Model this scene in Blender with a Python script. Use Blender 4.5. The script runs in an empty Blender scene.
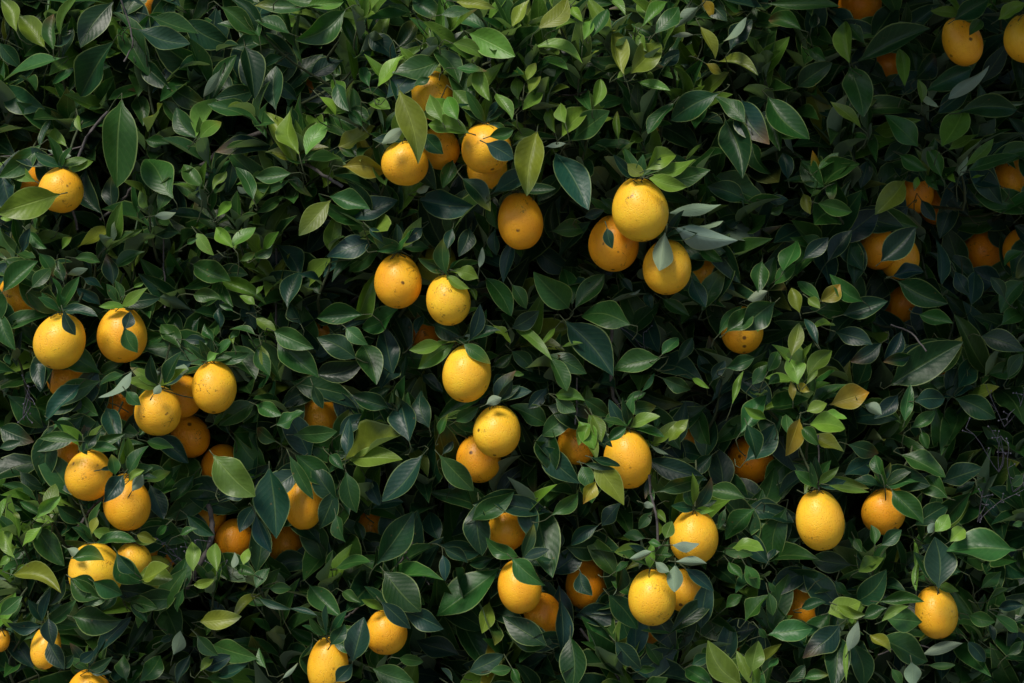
import bpy, math, random
import numpy as np
rng = np.random.default_rng(11)
random.seed(5)
scene = bpy.context.scene
COL = scene.collection
# ------------------------------------------------------------ camera
DIST = 3.0; CZ = 1.55; FPX = 2194.0
cam_d = bpy.data.cameras.new('camera'); cam = bpy.data.objects.new('camera', cam_d); COL.objects.link(cam)
cam.location = (0, -DIST, CZ); cam.rotation_euler = (math.radians(90), 0, 0)
cam_d.sensor_width = 36; cam_d.lens = FPX/1024*36; cam_d.clip_end = 2000; cam_d.clip_start = .05
scene.camera = cam
def W(px, py, y):
    s = (DIST+y)/FPX
    return np.array([(px-512)*s, y, CZ-(py-341.5)*s])
def PX(P):
    s = FPX/(DIST+P[..., 1])
    return 512+P[..., 0]*s, 341.5-(P[..., 2]-CZ)*s
# ------------------------------------------------------------ materials
def newmat(name):
    m = bpy.data.materials.new(name); m.use_nodes = True
    nt = m.node_tree; nt.nodes.clear()
    out = nt.nodes.new('ShaderNodeOutputMaterial')
    return m, nt, out
def N(nt, typ, **kw):
    n = nt.nodes.new(typ)
    for k, v in kw.items():
        if k in ('operation','blend_type','data_type','attribute_name','attribute_type','wave_type','bands_direction','noise_dimensions','feature','distance'): setattr(n, k, v)
        else: n.inputs[k].default_value = v
    return n
def mth(nt, op, a, b=None, c=None, clamp=False):
    n = nt.nodes.new('ShaderNodeMath'); n.operation = op; n.use_clamp = clamp
    for i, v in enumerate((a, b, c)):
        if v is None: continue
        if isinstance(v, (int, float)): n.inputs[i].default_value = v
        else: nt.links.new(v, n.inputs[i])
    return n.outputs[0]
def mix(nt, fac, a, b, blend='MIX'):
    n = nt.nodes.new('ShaderNodeMix'); n.data_type = 'RGBA'; n.blend_type = blend
    for i, v in ((0, fac), (6, a), (7, b)):
        if isinstance(v, (int, float)): n.inputs[i].default_value = v
        elif isinstance(v, tuple): n.inputs[i].default_value = v
        else: nt.links.new(v, n.inputs[i])
    return n.outputs[2]
def sstep(nt, x, lo, hi):
    n = nt.nodes.new('ShaderNodeMapRange'); n.interpolation_type = 'SMOOTHSTEP'
    nt.links.new(x, n.inputs[0]); n.inputs[1].default_value = lo; n.inputs[2].default_value = hi
    return n.outputs[0]

def leaf_material():
    m, nt, out = newmat('citrus_leaf'); L = nt.links.new
    at = N(nt, 'ShaderNodeAttribute', attribute_name='leafcol')
    uv = nt.nodes.new('ShaderNodeUVMap'); uv.uv_map = 'UVMap'
    sx = nt.nodes.new('ShaderNodeSeparateXYZ'); L(uv.outputs[0], sx.inputs[0])
    u, v = sx.outputs[0], sx.outputs[1]
    geo = nt.nodes.new('ShaderNodeNewGeometry')
    tc = nt.nodes.new('ShaderNodeTexCoord')
    d = mth(nt, 'ABSOLUTE', mth(nt, 'SUBTRACT', u, .5))          # 0 at midrib, .5 at margin
    # blotchy tone variation
    n1 = N(nt, 'ShaderNodeTexNoise', Scale=26.0, Detail=3.0, Roughness=.6); L(tc.outputs['Object'], n1.inputs['Vector'])
    n2 = N(nt, 'ShaderNodeTexNoise', Scale=130.0, Detail=2.0); L(tc.outputs['Object'], n2.inputs['Vector'])
    var = mth(nt, 'ADD', mth(nt, 'MULTIPLY', n1.outputs[0], .8), mth(nt, 'MULTIPLY', n2.outputs[0], .4))
    var = mth(nt, 'ADD', var, .42)
    vc = nt.nodes.new('ShaderNodeCombineXYZ')
    for i in range(3): L(var, vc.inputs[i])
    col = mix(nt, 1.0, at.outputs['Color'], vc.outputs[0], 'MULTIPLY')
    # pinnate veins
    ph = mth(nt, 'MULTIPLY', mth(nt, 'SUBTRACT', v, mth(nt, 'MULTIPLY', d, .55)), 60.0)
    sn = mth(nt, 'SINE', ph)
    vein = sstep(nt, sn, .82, 1.0)
    mid = mth(nt, 'SUBTRACT', 1.0, sstep(nt, d, .012, .035))
    rim = sstep(nt, d, .455, .488)
    veinm = mth(nt, 'MAXIMUM', mth(nt, 'MULTIPLY', vein, .10), mth(nt, 'MULTIPLY', mid, .5))
    light = mix(nt, .5, mix(nt, 1.0, col, (2.2, 2.0, 1.7, 1), 'MULTIPLY'), (.17, .23, .07, 1))
    col = mix(nt, veinm, col, light)
    col = mix(nt, mth(nt, 'MULTIPLY', rim, .8), col, mix(nt, .5, light, (.26, .33, .11, 1)))
    # brown flecks / leaf miner scars on the upper face
    vo = N(nt, 'ShaderNodeTexVoronoi', Scale=62.0); L(tc.outputs['Object'], vo.inputs['Vector'])
    fl = mth(nt, 'SUBTRACT', 1.0, sstep(nt, vo.outputs['Distance'], .05, .13))
    n3 = N(nt, 'ShaderNodeTexNoise', Scale=9.0, Detail=1.0); L(tc.outputs['Object'], n3.inputs['Vector'])
    fl = mth(nt, 'MULTIPLY', fl, sstep(nt, n3.outputs[0], .52, .62))
    col = mix(nt, mth(nt, 'MULTIPLY', fl, .6), col, (.14, .10, .035, 1))
    # underside: paler, matt, greyer
    under = mix(nt, .62, mix(nt, 1.0, col, (1.5, 1.5, 1.5, 1), 'MULTIPLY'), (.20, .27, .19, 1))
    col = mix(nt, geo.outputs['Backfacing'], col, under)
    rough = mth(nt, 'ADD', mth(nt, 'MULTIPLY', geo.outputs['Backfacing'], .25), mth(nt, 'ADD', mth(nt, 'MULTIPLY', n1.outputs[0], .2), .30))
    bs = nt.nodes.new('ShaderNodeBsdfPrincipled'); L(col, bs.inputs['Base Color']); L(rough, bs.inputs['Roughness'])
    bs.inputs['Specular IOR Level'].default_value = .3
    h = mth(nt, 'ADD', mth(nt, 'MULTIPLY', sn, .10), mth(nt, 'ADD', mth(nt, 'MULTIPLY', n2.outputs[0], .9), mth(nt, 'MULTIPLY', mid, -1.2)))
    bp = nt.nodes.new('ShaderNodeBump'); bp.inputs['Strength'].default_value = .35; bp.inputs['Distance'].default_value = .0012
    L(h, bp.inputs['Height']); L(bp.outputs[0], bs.inputs['Normal'])
    tr = nt.nodes.new('ShaderNodeBsdfTranslucent')
    tcx = mix(nt, 1.0, col, (1.6, 1.9, .7, 1), 'MULTIPLY'); L(tcx, tr.inputs['Color'])
    ms = nt.nodes.new('ShaderNodeMixShader'); ms.inputs[0].default_value = .16
    L(bs.outputs[0], ms.inputs[1]); L(tr.outputs[0], ms.inputs[2]); L(ms.outputs[0], out.inputs[0])
    return m

def peel_material():
    m, nt, out = newmat('orange_peel'); L = nt.links.new
    oi = nt.nodes.new('ShaderNodeObjectInfo'); tc = nt.nodes.new('ShaderNodeTexCoord')
    off = nt.nodes.new('ShaderNodeVectorMath'); off.operation = 'ADD'
    sc = nt.nodes.new('ShaderNodeVectorMath'); sc.operation = 'SCALE'; sc.inputs[0].default_value = (7.3, 3.1, 9.7); L(oi.outputs['Random'], sc.inputs['Scale'])
    L(tc.outputs['Object'], off.inputs[0]); L(sc.outputs[0], off.inputs[1]); P = off.outputs[0]
    n1 = N(nt, 'ShaderNodeTexNoise', Scale=28.0, Detail=3.0); L(P, n1.inputs['Vector'])
    pv = N(nt, 'ShaderNodeTexVoronoi', Scale=400.0); L(P, pv.inputs['Vector'])
    col = mix(nt, sstep(nt, n1.outputs[0], .25, .8), oi.outputs['Color'], mix(nt, 1.0, oi.outputs['Color'], (1.12, 1.35, 1.5, 1), 'MULTIPLY'))
    # pore tint
    pore = mth(nt, 'SUBTRACT', 1.0, sstep(nt, pv.outputs['Distance'], .0, .4))
    col = mix(nt, mth(nt, 'MULTIPLY', pore, .15), col, (.55, .20, .01, 1))
    # brown specks
    v2 = N(nt, 'ShaderNodeTexVoronoi', Scale=95.0); L(P, v2.inputs['Vector'])
    n2 = N(nt, 'ShaderNodeTexNoise', Scale=38.0, Detail=2.0); L(P, n2.inputs['Vector'])
    s1 = mth(nt, 'MULTIPLY', mth(nt, 'SUBTRACT', 1.0, sstep(nt, v2.outputs['Distance'], .08, .24)), sstep(nt, n2.outputs[0], .54, .62))
    v3 = N(nt, 'ShaderNodeTexVoronoi', Scale=34.0); L(P, v3.inputs['Vector'])
    s2 = mth(nt, 'MULTIPLY', mth(nt, 'SUBTRACT', 1.0, sstep(nt, v3.outputs['Distance'], .06, .13)), sstep(nt, n1.outputs[0], .5, .56))
    # long thin scratches
    mp = nt.nodes.new('ShaderNodeMapping'); mp.inputs['Scale'].default_value = (1, 3.5, 1.5); mp.inputs['Rotation'].default_value = (.6, .4, .9); L(P, mp.inputs[0])
    n4 = N(nt, 'ShaderNodeTexNoise', Scale=30.0, Detail=4.0, Distortion=.6); L(mp.outputs[0], n4.inputs['Vector'])
    scr = mth(nt, 'SUBTRACT', 1.0, sstep(nt, mth(nt, 'ABSOLUTE', mth(nt, 'SUBTRACT', n4.outputs[0], .5)), .002, .011))
    scr = mth(nt, 'MULTIPLY', scr, sstep(nt, n2.outputs[0], .56, .66))
    # navel scar at the blossom end (object space -z)
    sp = nt.nodes.new('ShaderNodeSeparateXYZ'); L(tc.outputs['Object'], sp.inputs[0])
    rr = mth(nt, 'SQRT', mth(nt, 'ADD', mth(nt, 'POWER', sp.outputs[0], 2.0), mth(nt, 'POWER', sp.outputs[1], 2.0)))
    rr = mth(nt, 'ADD', rr, mth(nt, 'MULTIPLY', mth(nt, 'SUBTRACT', n2.outputs[0], .5), .004))
    nv = mth(nt, 'MULTIPLY', mth(nt, 'SUBTRACT', 1.0, sstep(nt, rr, .0016, .0034)), mth(nt, 'LESS_THAN', sp.outputs[2], 0.0))
    # greenish tint round the stem
    gs = mth(nt, 'MULTIPLY', mth(nt, 'SUBTRACT', 1.0, sstep(nt, rr, .004, .02)), mth(nt, 'GREATER_THAN', sp.outputs[2], 0.0))
    col = mix(nt, mth(nt, 'MULTIPLY', gs, .35), col, (.42, .36, .04, 1))
    spk = mth(nt, 'MAXIMUM', mth(nt, 'MAXIMUM', mth(nt, 'MULTIPLY', s1, .55), mth(nt, 'MULTIPLY', s2, .9)), mth(nt, 'MAXIMUM', mth(nt, 'MULTIPLY', scr, .8), mth(nt, 'MULTIPLY', nv, .85)))
    col = mix(nt, spk, col, (.10, .045, .012, 1))
    bs = nt.nodes.new('ShaderNodeBsdfPrincipled'); L(col, bs.inputs['Base Color'])
    bs.inputs['Roughness'].default_value = .40; bs.inputs['Specular IOR Level'].default_value = .35
    bs.inputs['Subsurface Weight'].default_value = .12; bs.inputs['Subsurface Radius'].default_value = (1, .4, .1); bs.inputs['Subsurface Scale'].default_value = .004
    bp = nt.nodes.new('ShaderNodeBump'); bp.inputs['Strength'].default_value = .5; bp.inputs['Distance'].default_value = .0013
    L(mth(nt, 'SUBTRACT', mth(nt, 'MULTIPLY', n2.outputs[0], 1.2), pore), bp.inputs['Height']); L(bp.outputs[0], bs.inputs['Normal'])
    L(bs.outputs[0], out.inputs[0]); return m

def bark_material(name, c1, c2, scale):
    m, nt, out = newmat(name); L = nt.links.new
    tc = nt.nodes.new('ShaderNodeTexCoord')
    n1 = N(nt, 'ShaderNodeTexNoise', Scale=scale, Detail=6.0, Roughness=.65); L(tc.outputs['Object'], n1.inputs['Vector'])
    col = mix(nt, sstep(nt, n1.outputs[0], .3, .7), c1, c2)
    bs = nt.nodes.new('ShaderNodeBsdfPrincipled'); L(col, bs.inputs['Base Color']); bs.inputs['Roughness'].default_value = .8
    bp = nt.nodes.new('ShaderNodeBump'); bp.inputs['Strength'].default_value = .7; bp.inputs['Distance'].default_value = .003
    L(n1.outputs[0], bp.inputs['Height']); L(bp.outputs[0], bs.inputs['Normal'])
    L(bs.outputs[0], out.inputs[0]); return m
def ground_material():
    m, nt, out = newmat('dry_soil'); L = nt.links.new
    tc = nt.nodes.new('ShaderNodeTexCoord')
    n1 = N(nt, 'ShaderNodeTexNoise', Scale=3.0, Detail=8.0, Roughness=.7); L(tc.outputs['Object'], n1.inputs['Vector'])
    v = N(nt, 'ShaderNodeTexVoronoi', Scale=25.0); L(tc.outputs['Object'], v.inputs['Vector'])
    col = mix(nt, n1.outputs[0], (.07, .062, .06, 1), (.17, .155, .15, 1))
    col = mix(nt, sstep(nt, v.outputs['Distance'], .0, .3), (.06, .05, .045, 1), col)
    bs = nt.nodes.new('ShaderNodeBsdfPrincipled'); L(col, bs.inputs['Base Color']); bs.inputs['Roughness'].default_value = .95
    bp = nt.nodes.new('ShaderNodeBump'); bp.inputs['Strength'].default_value = .8; bp.inputs['Distance'].default_value = .02
    L(n1.outputs[0], bp.inputs['Height']); L(bp.outputs[0], bs.inputs['Normal'])
    L(bs.outputs[0], out.inputs[0]); return m
M_LEAF = leaf_material(); M_PEEL = peel_material()
M_BARK = bark_material('grey_bark', (.045, .038, .036, 1), (.13, .115, .11, 1), 40)
M_TWIG = bark_material('green_twig', (.028, .045, .016, 1), (.065, .08, .03, 1), 90)
M_SOIL = ground_material()

# ------------------------------------------------------------ helpers
def nrm(a): return a/np.maximum(np.linalg.norm(a, axis=-1, keepdims=True), 1e-9)
def mesh_np(name, V, F, mats, matidx=None, uv=None, col=None, smooth=True):
    """V (n,3); F (m,4) int, quads"""
    me = bpy.data.meshes.new(name)
    me.vertices.add(len(V)); me.vertices.foreach_set('co', np.ascontiguousarray(V, dtype=np.float32).ravel())
    m = len(F); me.loops.add(m*4); me.loops.foreach_set('vertex_index', np.ascontiguousarray(F, dtype=np.int32).ravel())
    me.polygons.add(m); me.polygons.foreach_set('loop_start', np.arange(m, dtype=np.int32)*4)
    try: me.polygons.foreach_set('loop_total', np.full(m, 4, dtype=np.int32))
    except Exception: pass
    if matidx is not None: me.polygons.foreach_set('material_index', np.asarray(matidx, dtype=np.int32))
    me.polygons.foreach_set('use_smooth', np.full(m, smooth, dtype=bool))
    for mt in mats: me.materials.append(mt)
    if uv is not None:
        l = me.uv_layers.new(name='UVMap'); l.data.foreach_set('uv', np.ascontiguousarray(uv[F.ravel()], dtype=np.float32).ravel())
    if col is not None:
        a = me.color_attributes.new('leafcol', 'FLOAT_COLOR', 'POINT'); a.data.foreach_set('color', np.ascontiguousarray(col, dtype=np.float32).ravel())
    me.update(calc_edges=True); me.validate()
    return me
def link(name, me, parent=None, **props):
    o = bpy.data.objects.new(name, me); COL.objects.link(o)
    if parent is not None: o.parent = parent
    for k, v in props.items(): o[k] = v
    return o
# tubes ------------------------------------------------------------------
def tube_arrays(pts, radii, sides=6):
    P = np.asarray(pts, float); R = np.asarray(radii, float); n = len(P)
    T = np.gradient(P, axis=0); T = nrm(T)
    ref = np.array([.31, .22, .93]); V = []
    for i in range(n):
        a = nrm(np.cross(T[i], ref if abs(T[i] @ ref) < .95 else np.array([1., 0, 0]))); b = np.cross(T[i], a)
        th = np.arange(sides)*2*math.pi/sides
        V.append(P[i]+R[i]*(np.cos(th)[:, None]*a+np.sin(th)[:, None]*b))
    V = np.concatenate(V); F = []
    for i in range(n-1):
        for s in range(sides):
            s2 = (s+1) % sides
            F.append((i*sides+s, i*sides+s2, (i+1)*sides+s2, (i+1)*sides+s))
    return V, np.array(F, int)
def curve(p0, p1, n=6, wob=.02, sag=0.0):
    t = np.linspace(0, 1, n)[:, None]; P = np.asarray(p0)*(1-t)+np.asarray(p1)*t
    w = np.sin(np.pi*t)
    P = P+w*rng.normal(0, wob, 3)+np.sin(2*np.pi*t)*rng.normal(0, wob*.5, 3)+w*np.array([0, 0, sag])
    return P
def merge(parts):
    V = []; F = []; o = 0
    for v, f in parts:
        V.append(v); F.append(f+o); o += len(v)
    return np.concatenate(V), np.concatenate(F)

# leaves ------------------------------------------------------------------
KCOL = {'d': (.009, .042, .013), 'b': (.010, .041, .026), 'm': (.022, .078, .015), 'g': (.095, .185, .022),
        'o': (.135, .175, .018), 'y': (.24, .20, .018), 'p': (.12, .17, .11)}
class Leaves:
    def __init__(s): s.d = []
    def add(s, pos, axis, nor, L, Wd, kind, arch=.12, fold=.25, tipcol=None):
        s.d.append((pos, axis, nor, L, Wd, kind, arch, fold))
    def pack(s):
        d = s.d; A = lambda i: np.array([x[i] for x in d], float)
        k = [x[5] for x in d]
        base = np.array([KCOL[c] for c in k]); n = len(d)
        j = np.exp(rng.normal(0, .20, (n, 1))); c = base*j
        c[:, 0] *= np.exp(rng.normal(0, .12, n)); c[:, 2] *= np.exp(rng.normal(0, .15, n))
        # tips of some leaves yellow or brown
        tipc = c.copy(); sel = rng.random(n) < .05
        tipc[sel] = np.array([.15, .165, .025]); tipc[rng.random(n) < .03] = np.array([.12, .07, .03]); 
        isy = np.array([q in 'yo' for q in k]); tipc[isy & (rng.random(n) < .4)] = np.array([.05, .09, .015]); iy = np.array([q == 'y' for q in k]); tipc[iy & (rng.random(n) < .6)] = np.array([.42, .21, .015])
        return dict(pos=A(0), ax=nrm(A(1)), no=A(2), L=A(3), W=A(4), arch=A(6), fold=A(7), col=c, tip=tipc, kind=k)
def sub(D, idx): return {k: (np.array(v)[idx] if k != 'kind' else [v[i] for i in idx]) for k, v in D.items()}
def leaf_arrays(D, ns=9, na=5):
    n = len(D['L']); a = D['ax']; no = D['no']-(D['no']*a).sum(1, keepdims=True)*a; no = nrm(no); b = np.cross(no, a)
    t = np.linspace(0, 1, ns); u = np.linspace(-1, 1, na)
    asym = rng.uniform(.80, 1.08, n)[:, None]
    s = np.clip((t-.05)/.95, 0, 1)[None, :]
    prof = np.sin(np.pi*s**asym)**rng.uniform(.74, .98, n)[:, None]*(1-.14*s)
    prof = np.where(t[None, :] < .05, .035, np.maximum(prof, .03)); prof[:, -1] = .012
    prof = prof/prof.max(1, keepdims=True)
    hw = .5*D['W'][:, None]*prof                                   # n,ns
    ph = rng.uniform(0, 6.28, n)[:, None, None]; wf = rng.uniform(5, 11, n)[:, None, None]; wa = rng.uniform(.0, .16, n)[:, None, None]
    U = u[None, None, :]; T = t[None, :, None]; HW = hw[:, :, None]
    Wn = D['W'][:, None, None]; Ln = D['L'][:, None, None]
    side = HW*U*np.cos(D['fold'][:, None, None]*.9)
    up = HW*np.abs(U)**1.25*D['fold'][:, None, None] + Wn*wa*np.sin(wf*T+ph+np.sign(U)*1.3)*U**2*(prof[:, :, None])
    up = up - Ln*D['arch'][:, None, None]*((T-.35)**2-.12)
    skew = rng.normal(0, .05, n)[:, None, None]*Ln*np.sin(np.pi*T)
    tw = rng.normal(0, .55, n)[:, None, None]*(T-.25); sd0, up0 = side+skew, up
    ws = rng.normal(0, .5, n)[:, None, None]*Wn*.12*U*np.sin(np.pi*T)     # one half tilted more than the other
    up0 = up0+ws
    sd1 = sd0*np.cos(tw)-up0*np.sin(tw); up = sd0*np.sin(tw)+up0*np.cos(tw); side = sd1; skew = 0
    V = D['pos'][:, None, None, :]+a[:, None, None, :]*(Ln*T+0*U)[..., None]+b[:, None, None, :]*(side+skew)[..., None]+no[:, None, None, :]*up[..., None]
    # twist along the length
    V = V.reshape(-1, 3)
    i, j = np.meshgrid(np.arange(ns-1), np.arange(na-1), indexing='ij'); q = (i*na+j).ravel()
    f = np.stack([q, q+na, q+na+1, q+1], 1)                         # front face looks along +no
    F = (f[None]+(np.arange(n)*ns*na)[:, None, None]).reshape(-1, 4)
    uv = np.stack(np.broadcast_arrays((U+1)/2, T), -1)[0]; uv = np.broadcast_to(uv, (n, ns, na, 2)).reshape(-1, 2)
    k = (np.clip((T-.55)/.45, 0, 1)**1.5)[..., None]+0*U[..., None]
    c = D['col'][:, None, None, :]*(1-k)+D['tip'][:, None, None, :]*k
    c = np.concatenate([c, np.ones(c.shape[:-1]+(1,))], -1).reshape(-1, 4)
    return V, F, uv, c
def leaf_mesh(name, D, stems=(), ns=9, na=5):
    if not isinstance(D, list): D = [(D, ns, na)]
    A = [leaf_arrays(d, p, q) for d, p, q in D]; off = np.cumsum([0]+[len(a[0]) for a in A])
    V = np.concatenate([a[0] for a in A]); F = np.concatenate([a[1]+o for a, o in zip(A, off)]); uv = np.concatenate([a[2] for a in A]); c = np.concatenate([a[3] for a in A]); mi = np.zeros(len(F), int); mats = [M_LEAF]
    if len(stems):
        sv, sf = merge(stems); F = np.concatenate([F, sf+len(V)]); V = np.concatenate([V, sv])
        uv = np.concatenate([uv, np.zeros((len(sv), 2))]); c = np.concatenate([c, np.tile([.04, .07, .03, 1], (len(sv), 1))])
        mi = np.concatenate([mi, np.ones(len(sf), int)]); mats = [M_LEAF, M_TWIG]
    return mesh_np(name, V, F, mats, mi, uv, c)

# ------------------------------------------------------------ data measured off the photograph
ORANGES = """61 190 23 23 -0.02 .35 plump orange behind the yellowed drooping leaf at the upper left
28 183 14 16 .06 .7 sliver of a shaded orange just left of the one behind the yellowed leaf
152 4 8 15 .10 .8 orange cut by the top edge of the picture, far left of the others up there
432 95 24 25 .05 .35 pale orange high up behind dark stems, above the one with a long leaf over it
405 163 24 23 -.01 .3 round orange with a long dark leaf hanging over its top
440 148 20 22 .07 .5 orange tucked behind and right of the one with a long hanging leaf
486 148 26 25 -.02 .3 speckled orange under a bright rosette, resting above its twin
487 168 21 20 .04 .45 lower of two stacked oranges under the bright rosette
520 221 23 29 .0 .6 deep orange fruit hanging alone below the two stacked oranges
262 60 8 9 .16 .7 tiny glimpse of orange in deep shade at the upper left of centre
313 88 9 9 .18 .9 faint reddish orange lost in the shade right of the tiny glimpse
640 210 29 32 -.04 .1 largest pale yellow orange with scratch marks, topmost of the cluster of three
614 243 26 29 .01 .6 deep orange fruit at the left of the cluster of three
667 267 25 28 -.03 .35 orange with a pale grey leaf across it, lowest of the cluster of three
702 273 12 13 .07 .6 small bit of orange showing right of the cluster of three
962 41 20 26 .02 .55 orange hanging at the top right beside a dark leaf
1026 38 23 25 .0 .25 yellow orange cut by the right edge near the top corner
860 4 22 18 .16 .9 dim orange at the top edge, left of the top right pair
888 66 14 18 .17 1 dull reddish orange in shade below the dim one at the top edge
914 192 18 16 .13 .8 half hidden orange above the curled leaf on the shaded right side
1012 180 17 16 .11 .8 shaded orange at the right edge under a long leaf
937 203 9 10 .16 .9 little dark orange just right of the half hidden one on the right side
60 341 26 29 -.03 .2 yellow orange with a dark nick in its skin at the left edge
122 335 26 28 .0 .4 orange with a folded leaf hanging down its front
18 297 13 17 .05 .45 orange sliver framed by leaves above the nicked yellow one
66 377 13 12 .05 .75 small shaded orange peeping out beneath the nicked yellow one
214 387 23 27 -.01 .25 smooth orange at the right of the left hand cluster
158 411 24 25 -.02 .3 orange in front with leaf tips over its shoulder, in the left hand cluster
183 396 19 21 .05 .65 orange wedged between the smooth one and the one with leaf tips
120 406 19 15 .09 .9 dim orange left of the one with leaf tips over its shoulder
190 436 20 18 .09 .9 dim orange beneath the wedged one
72 455 17 17 .05 .6 orange showing above the round one by the lower left stems
89 475 24 26 -.02 .35 round bright orange at the left, right above a dark forked twig
222 466 22 20 .10 .9 shaded orange behind the bright veined leaf
398 281 24 28 .0 .45 egg shaped orange left of the yellow one with a brown navel
448 300 23 26 -.02 .15 yellow orange with a brown navel at the centre left
467 373 25 30 -.03 .15 tall yellow orange hanging at the centre of the picture
497 431 24 27 -.03 .15 pale pitted orange with a dark spot, below the central one
479 458 23 25 .03 .6 deep orange fruit behind the pale pitted one
320 418 19 21 .08 .7 dim orange with leaf tips across its top in the dark hollow left of centre
424 334 17 16 .12 1 dark reddish orange above and left of the central yellow one
437 264 17 18 .10 .45 greenish unripe orange between the two at centre left
322 330 8 9 .14 .8 tiny orange spot beside a big leaf left of centre
628 459 25 30 -.01 .3 orange behind small leaves and a yellow streaked one, right of centre
577 443 15 22 .05 .6 orange half hidden left of the one behind the yellow streaked leaf
742 330 22 24 .05 .65 orange crescent showing round the edge of a dark leaf on the right
686 438 11 12 .13 .9 small shaded orange right of the one behind the yellow streaked leaf
750 460 25 24 .15 1 large dim orange in the dark hollow right of centre
878 248 17 21 .11 .8 shaded orange behind a broad dark leaf at the right
900 258 9 10 .12 .5 brighter chip of orange right of the broad dark leaf
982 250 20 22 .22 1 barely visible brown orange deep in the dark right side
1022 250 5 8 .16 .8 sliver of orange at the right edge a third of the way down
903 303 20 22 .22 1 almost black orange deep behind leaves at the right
936 371 13 11 .09 .7 slit of orange between two long dark leaves at the right
127 503 24 28 -.01 .4 orange with a grey green leaf over its upper left, below the round bright one
95 572 28 30 -.02 .1 pale yellow orange partly covered by dark leaves at the lower left
133 560 19 18 .01 .15 yellow orange beside the pale one covered by leaves
155 577 15 15 .05 .4 greenish orange below the yellow one at the lower left
46 647 15 23 .0 .3 narrow strip of orange beside a folded leaf near the bottom left corner
89 692 22 23 .0 .4 orange cut by the bottom edge near the left corner
234 540 14 19 .08 .8 shaded orange under the big blue green hanging leaf
207 517 13 9 .10 .6 small patch of orange above the thick purple twig
160 548 8 7 .08 .8 tiny orange patch right of the yellow one at the lower left
1 640 9 12 .02 .5 tip of an orange at the left edge near the bottom
303 503 19 27 .04 .55 orange behind the oval blue green leaf, lower left of centre
284 542 18 17 .12 .95 dark orange beneath the one behind the oval leaf
370 526 15 13 .13 .9 dim orange under the pair of broad leaves below centre
386 632 22 23 .0 .5 round orange with a leaf folded over its top near the bottom
328 666 21 30 .0 .4 orange beside a broad dark leaf at the bottom edge
507 529 17 19 .04 .6 small orange above the one with brown speckles below centre
519 587 22 27 .0 .45 orange with brown speckles and a leaf at its upper right, below centre
543 615 15 17 .06 .9 dim orange tucked behind the speckled one below centre
586 584 21 26 .09 .85 shaded orange behind a dark leaf between the speckled one and the bright pair
694 537 25 28 -.01 .2 orange behind a twig of small leaves, upper of the bright pair at lower right
652 597 25 29 -.03 .12 bright yellow orange, lower of the bright pair at lower right
684 590 17 20 .04 .45 orange tucked behind the bright pair at lower right
763 533 9 10 .11 .85 faint orange spot left of the lone yellow one
738 649 10 9 .09 .85 faint orange spot above the pale new leaves at the bottom
650 645 10 11 .08 .8 little orange glow beneath the bright pair
820 520 25 31 -.03 .12 lone yellow orange hanging from a straight stem at the right
884 511 22 24 .02 .65 pear shaped deep orange fruit right of the lone yellow one
936 612 22 27 .01 .4 orange with dark pits near its base at the lower right
804 607 16 20 .10 .85 dim orange left of the rosette with yellow leaves at the bottom right
"""
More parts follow.
